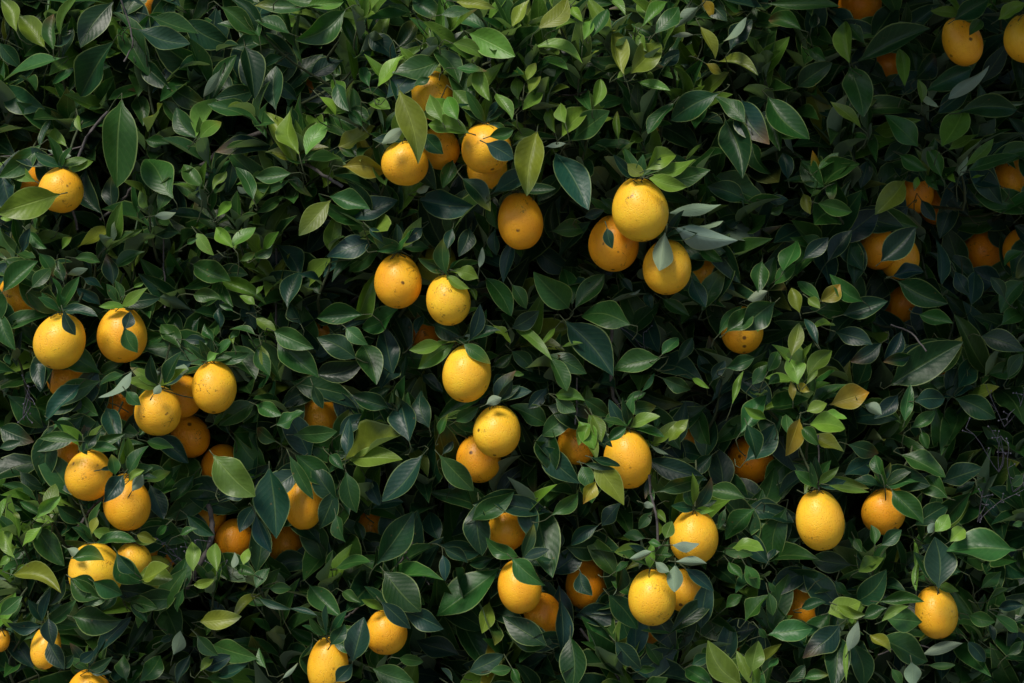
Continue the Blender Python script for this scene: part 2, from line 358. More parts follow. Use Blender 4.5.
LEAVES = """@0 0
340 125 240 288 95 d 1
365 300 355 552 88 m 0
340 5 243 137 80 d 1
182 175 10 232 58 m 1
412 88 566 130 62 b 0
455 50 592 98 52 m 1
140 0 320 4 22 m 1
222 208 155 247 34 m 1
160 150 160 45 58 m 1
135 142 60 50 92 o 2
50 95 5 0 85 o 1
425 190 507 264 76 d 2
662 208 612 288 26 p 1
592 415 530 325 62 m 1
588 412 652 292 66 g 1
600 415 665 362 42 g 0
580 400 493 300 44 m 2
765 270 650 295 85 d 1
612 560 552 490 62 m 0
622 562 692 478 58 m 1
605 602 608 543 46 b 0
640 570 682 516 42 g 0
520 595 440 465 84 m 1
412 640 398 555 52 m 1
445 632 425 560 40 g 0
475 632 505 550 44 m 0
462 648 525 640 22 p 0
180 583 -4 640 84 o -2
108 545 0 487 44 g 0
42 590 48 508 52 m 1
0 655 72 650 40 g 1
232 345 240 392 48 g 0
142 450 212 468 20 p 0
436 420 506 432 42 m 2
305 640 262 508 62 b 2
338 628 335 520 52 b 2
662 20 765 105 84 m 1
548 60 690 135 82 d 2
0 250 130 325 70 d 2
0 130 60 200 60 d 2
410 290 430 370 46 m 2
325 300 440 250 40 m 2
500 260 620 320 60 d 2
120 440 150 360 40 d 2
200 440 165 385 36 g 1
165 515 158 480 20 g 0
30 380 95 420 50 d 3
650 650 690 600 50 g 0
760 600 710 500 40 m 0
740 580 712 560 30 p 0
735 140 765 290 60 d 1
@256 0
268 30 125 120 105 m 0
100 100 0 60 60 m 1
60 20 110 140 60 m 2
90 0 215 10 40 m 0
150 20 260 5 40 g 0
10 110 0 40 60 m 1
130 465 100 320 62 g 0
150 465 212 365 58 g 0
155 480 252 470 48 g 0
128 490 30 455 36 o 0
125 500 30 330 50 g 1
105 520 0 530 60 m 0
100 540 -10 560 30 m 1
225 600 130 700 84 o 0
220 590 335 622 66 m 0
285 660 420 600 84 b 1
258 500 392 517 66 y 0
245 440 355 380 62 o 1
300 470 250 440 50 m 2
430 270 490 482 74 o -2
375 430 440 385 32 p -1
392 395 425 330 34 m 1
335 310 400 325 46 g 0
365 260 440 165 76 g 0
340 260 320 200 50 m 1
240 250 275 330 44 m 0
190 290 240 340 34 g 0
200 340 280 320 44 g 0
265 300 230 235 40 g 1
270 330 340 370 50 m 1
230 350 300 400 70 m 2
470 265 520 235 34 m 0
500 130 560 170 36 g 1
500 65 600 120 40 g 0
430 140 500 220 40 g 1
600 205 690 210 50 m 0
555 45 640 30 30 m 0
590 130 680 170 74 g 0
640 100 770 165 74 g 0
660 200 700 300 50 g 0
590 270 660 330 50 g 0
640 385 670 290 54 g 0
600 380 525 300 50 g 0
640 400 520 375 62 g -1
600 380 500 340 44 g 0
690 390 720 300 40 g 0
700 410 770 390 36 m -1
690 430 770 475 62 b -2
720 280 770 350 60 g 0
700 330 740 245 50 g 1
490 600 655 620 95 b 1
500 400 560 460 46 d -1
590 480 560 560 50 m 1
700 600 730 690 50 m 0
320 380 280 330 60 m 1
120 380 95 320 50 d 1
145 420 130 280 60 m 2
80 170 20 200 70 d 2
60 330 60 200 60 d 1
125 300 60 240 60 b 2
160 230 260 180 80 b 3
340 100 420 180 70 b 2
410 150 480 60 80 d 2
470 0 560 60 80 d 2
570 0 600 30 50 m 0
600 5 715 20 34 o 0
480 575 520 560 24 p 0
165 20 0 10 50 m 2
0 640 80 590 26 m 1
420 640 385 550 70 m 2
220 500 205 560 40 g 1
560 370 515 285 44 g -1
605 360 570 290 44 g -1
@512 0
80 85 165 -10 74 o 0
0 80 50 0 62 o 0
70 140 210 180 60 g 0
130 90 195 65 60 g 0
100 180 165 205 24 g 0
90 215 165 205 22 p 1
240 110 285 30 62 m 0
215 120 230 60 34 g 0
200 30 300 10 40 m 1
335 225 300 88 66 o 0
355 220 442 128 82 o 0
315 235 375 200 34 g 0
375 245 472 272 34 g 0
245 320 265 240 42 g 0
150 410 240 320 50 g 0
180 420 290 335 46 m 0
130 400 110 320 50 g 1
200 400 270 430 50 m 1
0 420 70 395 50 g 0
30 330 92 280 44 g 0
20 300 15 230 40 g 0
50 280 85 230 30 g 0
45 240 70 190 26 g 0
160 370 145 310 34 g 0
100 440 160 430 16 p 0
75 395 45 582 76 o -1
130 460 225 622 82 b 0
150 520 80 600 50 m 1
250 330 335 300 40 m 1
290 300 380 280 60 d 2
320 420 316 335 20 g 0
352 505 352 430 20 g 0
345 490 395 525 40 o -1
400 510 490 460 76 g -1
420 525 545 480 44 g -1
410 535 522 560 40 g -2
450 550 590 510 50 m 0
395 440 420 380 50 m 1
350 430 410 400 50 g 1
470 640 622 618 34 p 0
500 690 630 670 30 p 0
620 280 480 360 72 d 0
485 310 410 400 60 m 0
700 370 610 290 50 m 0
690 300 765 420 80 b 0
640 360 690 522 88 d 0
765 300 690 330 60 d 1
620 185 733 215 62 o 0
655 150 720 60 50 b 0
705 50 640 130 24 p 0
565 0 640 60 90 d 1
560 20 490 80 34 p 1
545 105 480 110 14 p 1
565 80 615 170 56 o 0
570 0 600 50 30 y 1
580 190 628 220 40 y 1
640 0 760 30 60 b 0
550 50 690 40 40 m 1
390 80 460 0 44 g 0
420 80 380 0 50 g 1
430 100 500 20 50 m 0
300 0 340 40 26 g 0
380 100 400 150 26 g 0
440 200 500 150 70 b 1
760 60 700 20 40 m 1
570 690 500 590 50 m 2
700 600 590 560 70 d 1
600 520 760 600 90 m 2
690 650 590 690 60 d 1
560 570 562 610 20 y 1
215 650 275 630 40 b 0
720 430 765 520 60 d 1
570 430 520 480 12 g 1
180 20 210 60 50 g 0
430 370 560 440 90 d 3
@768 0
0 10 210 15 40 m 0
100 90 0 60 50 m 0
130 85 140 40 60 b 1
270 185 480 85 62 d 0
245 190 225 65 56 g 1
290 130 240 70 50 m 1
245 200 290 340 92 m 0
90 260 190 190 90 d 1
220 250 175 345 56 d 2
410 260 395 150 36 g 0
440 240 510 165 60 d 0
470 275 620 210 60 d 0
540 300 662 205 34 p 0
510 340 600 270 50 b 1
570 340 745 330 62 d 0
460 310 450 240 24 g 0
450 280 510 320 20 p 0
600 305 765 315 14 p 1
640 60 605 105 60 m -1
560 60 660 0 70 d -1
690 60 770 10 60 g -2
690 0 765 30 40 g 0
0 290 120 410 90 m 0
0 330 35 450 60 m 0
280 385 190 305 30 g 0
300 390 290 310 50 m 1
230 360 130 300 60 b 2
450 440 355 345 66 m 1
520 440 585 325 70 g 0
540 450 625 400 56 g 0
395 465 475 510 46 m 0
520 530 480 450 60 m 0
590 500 678 415 30 g 0
600 510 750 458 46 m 0
575 530 600 470 22 p 0
610 535 650 525 20 g 0
530 520 560 545 18 g 0
450 530 440 570 40 g 0
410 540 325 635 66 o 0
480 520 510 570 40 m 1
105 580 125 640 30 o -1
150 510 210 460 50 m 0
150 590 260 490 60 m 0
100 480 160 560 60 m 1
60 540 45 460 50 b 1
160 570 130 590 50 g 0
190 540 190 600 50 m 0
150 610 250 635 70 m 0
0 600 60 600 60 b 1
90 650 140 620 50 d 1
0 640 45 615 26 m 1
430 400 350 480 50 d 2
430 380 410 440 34 m 1
120 150 170 180 40 m 1
200 130 110 90 60 m 2
640 250 720 130 50 b 3
700 220 600 280 60 d 3
700 560 590 520 60 b 2
540 550 640 620 60 b 3
420 620 360 680 60 b 2
300 480 280 560 60 b 2
460 600 500 660 60 b 2
50 250 100 200 50 d 2
720 350 765 420 60 d 3
@0 228
10 190 110 100 74 m 0
95 180 150 120 60 m 0
180 250 80 190 84 m 0
115 75 160 145 50 m 0
190 160 175 100 36 m 0
225 90 298 100 50 m 0
200 140 262 122 20 p 0
250 150 310 185 60 b 0
300 230 230 180 56 b 1
340 170 320 80 40 b 1
90 0 70 70 64 b 0
85 10 140 60 50 m 0
185 65 215 25 24 g 0
230 60 330 0 60 o 2
340 120 430 70 80 m 1
390 200 425 190 50 m 0
400 180 430 165 30 g 0
310 250 370 215 60 m 1
190 250 225 320 34 b -2
372 305 390 252 44 b -2
375 300 412 372 56 m -2
430 430 570 432 34 p 0
395 430 300 510 30 p -1
430 450 480 430 26 p 0
380 490 420 530 50 m -2
410 500 440 460 50 m 0
460 500 480 470 26 p -1
100 390 125 480 44 b 0
160 480 130 440 60 d 1
240 470 135 570 76 b 0
210 500 290 560 50 m 0
20 500 125 600 80 d 1
215 570 160 600 50 m 0
240 640 120 632 30 m -1
160 580 230 620 50 m 0
290 620 250 670 50 d -1
320 540 355 650 50 b 0
340 600 350 680 36 m 0
0 600 100 640 90 d 2
0 250 40 360 50 m 0
60 220 130 270 50 m 1
0 660 60 640 40 d 1
600 340 660 350 30 m 0
555 335 618 340 26 b 0
640 340 610 290 30 m 0
660 300 655 240 40 b 1
700 350 690 320 24 g 0
620 400 655 375 36 g -1
540 360 480 290 60 m 1
580 200 660 210 90 m 0
580 110 690 160 90 m 1
500 150 540 90 60 m 2
700 60 650 0 60 g 0
705 65 725 0 44 g 0
690 60 765 0 40 g 0
720 100 765 75 24 g 0
590 15 640 80 34 g 0
560 50 590 30 50 m 0
700 250 660 230 50 m 0
720 300 690 330 60 m 0
765 230 720 200 60 g 0
765 320 690 300 60 m 0
700 350 765 450 90 m 0
765 525 660 590 100 m 0
640 590 690 560 60 m 1
690 620 640 560 70 d 1
0 0 60 90 70 m 2
130 380 200 460 60 m 2
300 440 370 400 60 m 1
370 440 300 470 60 m 0
470 540 420 620 60 m 0
440 640 520 660 60 m 0
370 660 430 645 20 m 0
550 330 500 250 60 m 2
520 440 560 420 50 m 1
600 270 560 340 60 d 2
750 210 765 300 50 b 2
250 640 260 680 22 m -1
@256 228
350 35 215 80 110 b 0
390 40 280 130 50 m 1
520 60 440 60 80 m 0
360 70 430 60 20 m 0
340 0 380 40 60 b 0
500 0 450 45 60 b 0
600 130 665 150 40 g -1
590 0 575 60 30 b 0
640 0 610 80 60 b 0
720 0 720 80 60 b 0
640 180 660 215 26 g 0
610 275 670 240 30 g 0
690 150 765 260 90 m 0
670 120 680 60 16 p 0
600 340 490 420 56 g 0
560 350 465 365 44 g 0
625 325 680 310 20 p 0
710 290 765 340 40 g 0
710 415 767 378 36 m 0
710 480 745 440 46 b 0
690 530 735 510 34 p -1
730 490 767 480 34 g 0
600 580 665 540 60 m 0
550 620 575 560 56 m 0
560 680 590 640 50 b 0
530 290 620 330 80 d 0
480 320 500 260 60 b 1
430 240 320 300 110 m 1
320 260 185 270 70 m 0
300 390 185 330 90 d 0
270 300 330 350 60 m 0
320 350 360 460 70 m 0
410 440 380 300 90 b 1
180 440 320 400 90 b 1
60 330 185 440 70 m 0
55 310 168 360 56 m 0
0 270 60 310 44 g 0
15 350 35 432 26 g 0
0 360 40 440 60 m 0
135 290 100 220 60 b 1
95 240 130 130 50 b 1
60 50 130 150 90 b 2
260 700 460 610 120 o 0
460 640 420 480 120 b 0
400 540 290 500 90 d 0
520 600 490 490 70 b 1
270 680 280 575 40 b 0
320 560 400 480 60 d 1
0 530 75 560 60 m 0
60 590 140 550 50 m -1
60 640 0 600 70 d 1
110 620 240 610 50 m -1
170 470 200 540 30 d -1
250 620 330 560 90 b 1
200 180 290 160 90 b 3
0 90 50 55 30 m 0
0 200 22 170 30 g 0
600 610 600 680 60 d 0
450 380 440 460 60 d 2
560 430 580 540 60 m 2
500 440 560 490 60 b 2
770 30 740 160 40 b 1
470 550 440 590 60 d 1
150 80 210 0 90 b 3
0 480 40 430 60 d 2
180 280 240 200 80 b 3
@512 228
120 10 228 0 60 m 0
285 0 300 60 30 b -2
460 10 445 128 54 p -2
490 0 670 38 60 p -1
540 150 580 235 66 b 0
400 190 420 240 60 b 1
450 210 530 260 60 m 1
355 290 205 255 78 m 0
170 240 70 140 80 m 0
180 230 160 120 60 m 1
190 240 275 140 60 m 0
160 280 300 440 100 b 0
445 390 305 420 80 m 0
450 450 535 485 50 m 0
450 380 500 330 60 m 0
500 400 540 330 60 d 1
390 490 425 435 14 m 0
540 450 590 480 16 g 0
115 390 165 485 60 m 0
130 300 85 350 14 g 0
0 290 115 380 30 g 0
0 170 42 240 50 m 0
0 300 80 250 70 b 1
150 355 210 345 16 g 0
110 380 220 435 44 m 0
0 440 35 440 20 g 0
130 500 215 515 40 g 0
210 510 290 560 62 m 0
130 510 190 550 50 m 0
340 520 400 495 40 m 0
345 550 430 535 50 m 0
350 590 400 590 20 p 0
290 600 310 550 50 m 0
110 590 0 530 50 m 0
105 480 50 540 80 b 1
200 580 245 660 50 g -2
230 560 260 600 40 g -1
250 640 290 620 36 p -2
290 640 340 600 40 m -2
180 560 150 600 60 b 1
420 650 490 580 50 g 0
470 640 525 575 50 g 0
430 600 440 560 50 m 1
470 680 410 650 14 p 0
640 315 720 240 60 m -1
620 320 695 235 30 m 0
705 215 765 190 26 p 0
660 160 620 220 70 b 1
750 100 740 190 70 m 0
765 250 735 310 50 g 0
640 420 725 390 50 m 0
660 530 692 430 20 g 0
720 470 765 410 70 m 0
685 615 760 500 90 m 0
765 575 700 540 50 g 0
600 520 700 440 110 b 2
600 460 640 400 80 b 1
560 380 600 440 70 b 2
400 240 440 370 80 b 2
250 160 310 60 80 b 3
60 60 170 130 90 b 3
330 150 360 190 50 b 1
620 0 570 60 80 b 1
640 60 680 140 50 b 1
560 50 630 100 60 m 0
0 370 60 430 60 d 1
350 200 385 185 8 p 1
480 280 560 270 80 b 3
300 480 350 600 70 d 3
790 222 690 305 84 d -1
700 700 790 590 70 b 0
705 590 735 690 56 d -1
240 560 268 640 40 g -2
235 600 300 655 26 d -2
232 590 200 650 34 g -2
225 610 255 690 30 o -2
@768 228
180 100 250 10 80 b 0
45 130 85 40 50 m 0
20 170 80 110 60 m 0
105 95 180 30 50 b 0
340 100 440 0 80 b -2
375 145 465 130 50 b -1
390 160 535 225 76 d 0
455 260 552 285 60 m 0
520 170 510 35 48 b 1
560 130 600 200 70 b 1
610 230 620 130 50 b 1
710 210 670 150 60 d 0
765 160 700 250 60 m 1
765 70 710 110 60 m 0
225 260 355 220 60 b 0
285 220 190 140 60 m 0
155 220 215 170 50 y -1
155 215 90 160 60 m 0
120 210 155 240 26 g -1
95 255 70 180 36 o -1
70 385 95 285 40 o -1
130 300 200 290 30 g 0
150 350 110 270 26 b 0
90 470 60 385 92 g -1
120 450 190 370 84 g 0
115 470 150 425 16 g -2
130 480 185 465 60 g 0
85 470 125 490 50 y -1
75 520 70 460 20 y -1
185 530 300 495 80 y -1
115 550 175 525 46 g -1
125 590 230 600 60 g -2
160 560 235 570 30 g -1
95 570 60 680 56 y -1
60 620 55 560 40 m 0
130 620 225 670 50 o 0
100 600 150 650 40 m -1
290 530 340 560 40 p -1
400 310 350 400 70 b 1
200 310 310 340 50 b 0
340 345 250 400 60 b 1
370 470 580 345 95 d 0
480 470 578 330 60 m 1
570 480 630 390 90 b 1
440 520 530 515 80 b -1
410 580 430 470 36 m -1
390 500 320 570 70 b 1
460 610 480 660 40 m -1
430 600 500 550 60 m 0
560 510 680 570 80 d 1
640 325 765 365 60 b 0
660 440 765 400 60 m 1
720 450 765 380 60 m 0
240 650 330 680 80 d 0
700 290 765 250 60 m 1
100 0 20 40 60 b 2
0 180 20 90 50 m 1
0 430 30 370 60 m 0
0 470 35 440 30 m 0
430 380 350 400 60 d 0
700 620 740 560 80 d 3
180 440 260 350 80 b 3
@0 455
140 170 165 85 50 g 0
165 200 100 190 60 g 0
125 215 65 270 62 g 0
110 190 180 125 56 g 0
0 190 30 115 50 g 0
15 150 65 165 60 m 1
40 175 60 190 36 o 0
45 310 10 225 50 g 0
40 300 0 330 40 g 0
105 215 190 330 70 m 0
40 360 175 400 70 o 0
0 480 65 425 70 m 0
0 490 45 515 30 g 0
60 500 0 570 60 m 1
100 640 0 520 50 b 0
195 360 150 450 70 d 1
270 230 355 245 40 g 0
290 185 275 235 26 o -1
330 220 290 170 60 m 0
215 310 310 310 50 m -2
200 280 240 300 26 p -1
215 370 290 410 44 m -2
280 380 365 420 62 m -2
300 470 345 400 56 m -1
218 485 358 500 80 m -1
350 290 430 380 70 m -1
415 360 515 370 80 o -1
410 240 465 260 34 o -1
390 440 470 460 60 m 0
390 440 440 500 50 d 0
290 600 390 490 40 b 0
145 490 160 570 44 b -2
145 560 190 640 50 b -1
185 640 220 600 60 d -1
240 620 280 590 50 b -1
370 60 315 140 50 b -2
345 60 335 0 40 m -1
300 45 350 35 14 b -1
395 110 430 60 30 p -1
385 80 430 45 22 g -1
440 80 510 50 60 g 0
450 90 490 190 50 b 0
430 30 490 100 60 m 1
500 210 470 240 60 m 0
540 240 590 220 80 m 0
560 180 640 240 60 d 1
580 60 510 140 90 d 1
640 0 757 122 95 g -1
680 130 750 100 80 b 0
765 150 720 230 60 b 0
580 350 580 260 50 g 0
650 350 645 265 60 g 0
700 340 705 295 20 p 0
730 330 745 280 30 g 0
765 360 710 330 50 m 0
580 390 640 375 26 g 0
520 370 600 420 80 m 2
550 400 530 470 50 m 0
600 500 720 485 60 o 0
590 540 650 600 60 m 0
520 600 540 530 40 p 0
480 560 520 540 30 b 0
570 600 530 680 60 b 0
600 650 640 600 40 g 0
620 670 700 680 30 m 0
640 570 765 610 60 m 0
650 660 745 620 30 b 0
700 600 610 640 60 b 0
380 680 370 600 70 m 0
420 680 480 600 70 m 0
450 350 520 440 70 m 1
480 330 510 270 60 d 1
680 430 765 400 60 d 2
620 430 680 500 70 b 2
60 50 130 100 90 d 3
210 80 200 160 60 d 2
170 150 250 200 60 d 2
500 100 540 30 60 d 2
300 430 212 372 56 m -2
250 450 335 388 50 m -2
405 355 352 300 50 d -2
425 375 505 335 64 o -2
@256 455
40 40 60 245 95 b -1
0 180 45 290 60 b 0
100 0 170 130 36 m -2
220 0 260 40 60 m 0
280 15 430 0 50 g 0
500 0 380 135 90 b 0
550 0 650 105 60 m -1
190 110 255 70 70 m 0
270 50 300 170 60 m 0
330 70 370 150 90 b 1
350 160 440 140 60 b 1
240 180 265 260 66 m -1
360 330 470 175 76 d 0
240 340 340 320 60 m 0
385 350 490 465 96 m -1
375 440 460 520 46 b -2
440 470 560 520 60 b -1
730 340 545 475 100 m 0
565 280 635 320 34 b 0
560 300 565 375 54 b 0
550 270 680 290 50 b 1
550 260 520 170 60 b 1
560 260 650 150 60 b 2
710 310 640 330 50 d 1
10 430 100 460 20 b 0
100 460 180 480 16 b 0
160 390 250 480 60 m 0
260 410 310 440 70 m 0
180 480 225 520 60 m 1
230 360 240 420 40 d 1
290 620 320 490 90 b -1
225 570 265 510 70 d -1
350 420 340 350 30 b 0
170 560 180 680 100 d 0
80 670 125 625 12 p 0
30 640 10 580 60 m 0
350 640 470 680 70 m 0
430 610 500 620 50 m 0
440 620 470 600 40 p 0
590 680 555 640 50 b 0
700 650 765 640 50 m 0
640 650 740 600 60 b 1
700 440 680 530 60 o 1
0 400 40 340 70 m 0
40 400 105 400 60 m 0
610 600 480 560 80 b 2
150 200 250 150 80 b 2
580 110 600 60 60 b 1
140 300 200 260 60 d 3
240 680 290 630 50 b -1
420 330 465 260 14 m 0
320 260 300 200 60 d 2
@512 455
0 310 95 390 60 m -2
60 110 120 360 80 m 0
120 180 200 120 70 m 0
245 20 335 145 62 o -2
250 80 215 145 50 y -2
210 35 240 100 60 m -1
330 140 270 210 60 b 0
400 10 580 70 60 b 1
440 110 575 70 50 m 0
700 130 580 110 80 m 0
730 160 640 250 66 m 0
640 160 620 220 20 m 0
420 170 380 220 50 m 0
430 165 460 200 40 g 0
395 145 425 155 22 p -1
420 150 410 90 20 m 0
405 280 310 290 46 g 0
420 290 355 310 24 p -1
400 250 335 240 40 m 0
450 270 410 260 46 m -1
460 250 480 200 50 g -1
480 270 560 268 26 p -2
490 320 582 325 26 p -2
520 340 605 405 34 b -1
430 320 470 350 40 p -2
490 330 488 410 42 p -2
450 300 480 300 40 m -1
440 200 440 240 40 g 0
260 210 180 270 50 b 0
250 230 200 250 40 d 1
205 350 240 420 74 b -1
310 350 350 320 60 m 0
330 320 310 420 60 d 0
290 420 375 520 100 d 0
500 440 450 500 60 b 1
515 470 680 545 80 m 0
700 500 765 420 80 m 0
640 460 690 420 60 m 1
550 480 500 590 70 d 0
630 290 720 300 60 m 0
650 320 690 370 60 m 0
700 330 740 400 60 m 0
660 280 750 280 36 g 0
700 370 765 400 50 b 1
175 540 175 700 115 m 0
310 560 385 640 80 b 0
225 500 210 420 80 b 2
380 650 430 640 60 m 0
520 640 600 690 50 m 0
540 630 600 600 60 d 0
600 600 680 690 60 g 0
690 690 590 560 66 g -2
720 650 740 560 60 g -2
720 690 675 590 30 g -1
740 700 700 620 50 g -1
0 640 30 690 60 m 0
0 560 80 600 80 b 2
110 600 30 640 60 b 2
600 0 520 60 80 d 2
740 520 765 550 50 m 0
400 560 450 630 60 m 1
490 560 460 600 60 m 1
370 420 300 380 60 m 1
150 230 130 290 60 d 1
420 60 400 130 14 b 0
215 25 305 42 18 d -2
240 8 325 30 24 d -2
@768 455
150 80 80 30 90 d 1
160 70 300 100 30 g 0
180 90 300 110 20 g -1
110 130 120 60 14 g 0
230 60 320 10 90 b 1
330 50 480 90 70 d 0
340 60 320 0 40 m 0
400 0 530 60 70 m 0
372 105 465 200 60 m -1
540 130 440 100 60 m 0
610 110 520 210 90 d 0
440 210 540 150 60 d 0
745 285 540 290 110 m -1
500 230 540 180 46 g -1
545 260 590 220 46 g -2
480 235 500 205 22 p -1
320 270 310 210 40 m -2
340 270 400 225 56 d -2
510 400 500 250 90 b -1
460 270 520 300 60 b 0
445 350 440 250 12 g 0
445 410 455 310 14 g 0
260 250 280 290 24 m 0
270 350 345 310 50 g 0
200 380 250 420 66 m 0
265 440 350 350 90 d 0
180 475 275 440 84 o -1
205 450 290 480 30 o -2
285 490 355 460 60 m -1
340 500 420 455 24 g -2
350 490 460 500 90 m -1
330 440 465 440 36 m -1
305 540 370 585 54 o -2
240 590 270 500 32 p -2
215 510 105 600 86 b 0
210 540 200 690 66 d 0
235 680 235 560 14 g -1
250 560 290 690 90 d 0
330 550 480 620 90 m 0
0 540 130 520 50 m 0
460 600 580 565 30 p 0
480 630 560 630 20 m 0
430 620 435 690 66 p -1
370 640 400 690 40 m 0
100 460 170 440 60 d 1
190 430 150 500 60 b 2
250 330 130 310 60 d 1
80 320 120 360 60 d 2
0 320 20 280 60 b 1
0 380 20 410 30 m 0
0 410 15 480 40 m 0
600 480 680 500 50 m 0
680 480 750 530 50 m 0
670 430 720 400 60 m 0
640 400 700 350 50 m 0
580 350 500 310 60 d 1
600 560 650 620 50 b 0
680 560 660 500 50 b 0
690 460 765 450 40 b 1
640 130 700 180 60 b 2
520 80 640 40 60 b 1
765 60 730 90 40 m 0
765 200 735 210 40 m 0
60 680 110 630 40 m 0
110 670 180 660 40 m 0
0 640 30 610 30 m 0
620 80 560 110 60 b 1
720 600 765 560 50 m 0
420 330 470 340 60 b 2
30 590 100 560 60 d 2
"""
def off(px, py):
    """how far the face of the crown swells out (-) or falls back (+) there, metres"""
    e = lambda cx, cy, sx, sy: np.exp(-((px-cx)/sx)**2-((py-cy)/sy)**2)
    return -.12*e(530, 60, 220, 170)+.13*(1/(1+np.exp(-(px-800)/55)))*e(960, 250, 400, 330)+.05*e(430, 520, 170, 160)-.03*e(60, 560, 130, 130)-.04*e(800, 420, 50, 90)
oranges = []
for ln in ORANGES.strip().splitlines():
    p = ln.split(None, 6); p[4] = float(p[4])*(1.25 if float(p[4]) > .075 else 1); oranges.append(tuple(float(v) for v in p[:6])+(p[6],))
# ------------------------------------------------------------ oranges
YSH = 0.0
def orange_mesh(r, h, seed, neck):
    g = np.random.default_rng(seed); nu, nv = 40, 26
    V = [];
    th = np.linspace(0, math.pi, nv+1); ph = np.arange(nu)*2*math.pi/nu
    a1, a2, p1, p2 = g.uniform(.0, .022, 2).tolist()+g.uniform(0, 6.28, 2).tolist()
    TH, PH = np.meshgrid(th, ph, indexing='ij')
    rad = 1+a1*np.sin(2*PH+p1)*np.sin(TH)+a2*np.sin(3*PH+p2)*np.sin(TH)**2
    egg = 1-.06*np.cos(TH)                                      # wider low down
    z = np.cos(TH)*h; rr = np.sin(TH)*r*rad*egg/1.03
    top = np.exp(-(TH/.38)**2)
    z = z+neck*h*top*.16-(1-neck)*h*top*.035
    rr = rr*(1+.03*np.exp(-((TH-.5)/.2)**2))
    bot = np.exp(-((math.pi-TH)/.14)**2); z = z+bot*h*.02
    V = np.stack([rr*np.cos(PH), rr*np.sin(PH), z], -1).reshape(-1, 3)
    F = []
    for i in range(nv):
        for j in range(nu):
            j2 = (j+1) % nu; F.append((i*nu+j, (i+1)*nu+j, (i+1)*nu+j2, i*nu+j2))
    return mesh_np('peel', V, np.array(F), [M_PEEL])
def calyx_arrays(h, neck):
    V = []; F = []; zt = h*(1+neck*.16-(1-neck)*.035)
    n = 10; ring0 = []; 
    rad = [.0018, .0048, .0068]
    for k, rr in enumerate(rad):
        for i in range(n):
            a = i*2*math.pi/n; q = rr*(1.0 if k < 2 else (1.25 if i % 2 == 0 else .72))
            V.append((q*math.cos(a), q*math.sin(a), zt+.0028-k*.0011))
    for k in range(2):
        for i in range(n): F.append((k*n+i, (k+1)*n+i, (k+1)*n+(i+1) % n, k*n+(i+1) % n))
    for k in range(1, 3):                                            # lower face for thickness
        pass
    return np.array(V), np.array(F)
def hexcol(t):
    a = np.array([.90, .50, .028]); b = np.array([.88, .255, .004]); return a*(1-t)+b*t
ogrid = []                                                           # cx, cy, rx, ry, front y, centre
tree_spheres = []
for i, (cx, cy, rx, ry, y, hue, lab) in enumerate(oranges):
    yraw = y; y = y+float(off(cx, cy)); ax_, ay_ = rx, ry            # ax_, ay_: the part of it one can see
    if yraw >= .04 and 'yellow orange' not in lab: rx = max(rx, 20); ry = max(ry, 22)
    r = rx*(DIST+y)/FPX; h = ry*(DIST+y)/FPX
    if ry < .8*rx or r < .022: h = max(h, .8*r)
    k = 1.0
    r2, h2 = r, h
    c = W(cx, cy, y)
    root = bpy.data.objects.new('orange', None); COL.objects.link(root)
    root.location = c; root.empty_display_size = .03
    fwd = rng.uniform(-.05, .45); side = rng.normal(0, .16)
    if cx == 884: side = .5; fwd = -.15
    root.rotation_euler = (-fwd, side, rng.uniform(-.3, .3))
    root['label'] = lab; root['category'] = 'orange'; root['group'] = 'oranges hanging in the tree'
    neck = (1.3 if cx == 884 else .7) if cx in (122, 884) else float(np.clip(rng.normal(.15, .25), 0, .8))
    pe = link('peel', orange_mesh(r2, h2, 100+i, neck), root)
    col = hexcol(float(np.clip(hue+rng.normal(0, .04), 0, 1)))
    if 'greenish' in lab: col = np.array([.38, .36, .04])
    pe.color = (*col, 1); pe.rotation_euler.z = rng.uniform(0, 6.28)
    v, f = calyx_arrays(h2*1.02, neck); link('calyx', mesh_np('calyx', v, f, [M_TWIG]), root)
    zt = h2*1.02*(1+neck*.16)
    sp = curve((0, 0, zt), (rng.normal(0, .006), .03+rng.random()*.02, zt+.05+rng.random()*.02), 6, .002)
    v, f = tube_arrays(sp, np.linspace(.0019, .0014, 6), 6); link('stem', mesh_np('stem', v, f, [M_TWIG]), root)
    ogrid.append((cx, cy, ax_, ay_, y, r2, yraw)); tree_spheres.append((c, max(r2, h2)))
OG = np.array(ogrid)

# depth grids used to keep the filler leaves where they grow in the real tree
H, Wd = 683, 1024
PAD = 60
yy, xx = np.mgrid[-PAD:H+PAD, -PAD:Wd+PAD]
ORY = np.full(yy.shape, -9.0)                                        # leaf must not be nearer than this
for cx, cy, rx, ry, y, r, yraw in OG:
    k = 1.02 if yraw < .03 else (.92 if yraw < .055 else (.85 if yraw < .085 else .78))
    m = ((xx-cx)/(rx*k))**2+((yy-cy)/(ry*k))**2 < 1
    ORY[m] = np.maximum(ORY[m], y)
# ------------------------------------------------------------ the tree
tree = bpy.data.objects.new('orange_tree', None); COL.objects.link(tree); tree.location = (0, 0, 0)
tree['label'] = 'large citrus tree with glossy dark green leaves filling the whole picture'; tree['category'] = 'tree'

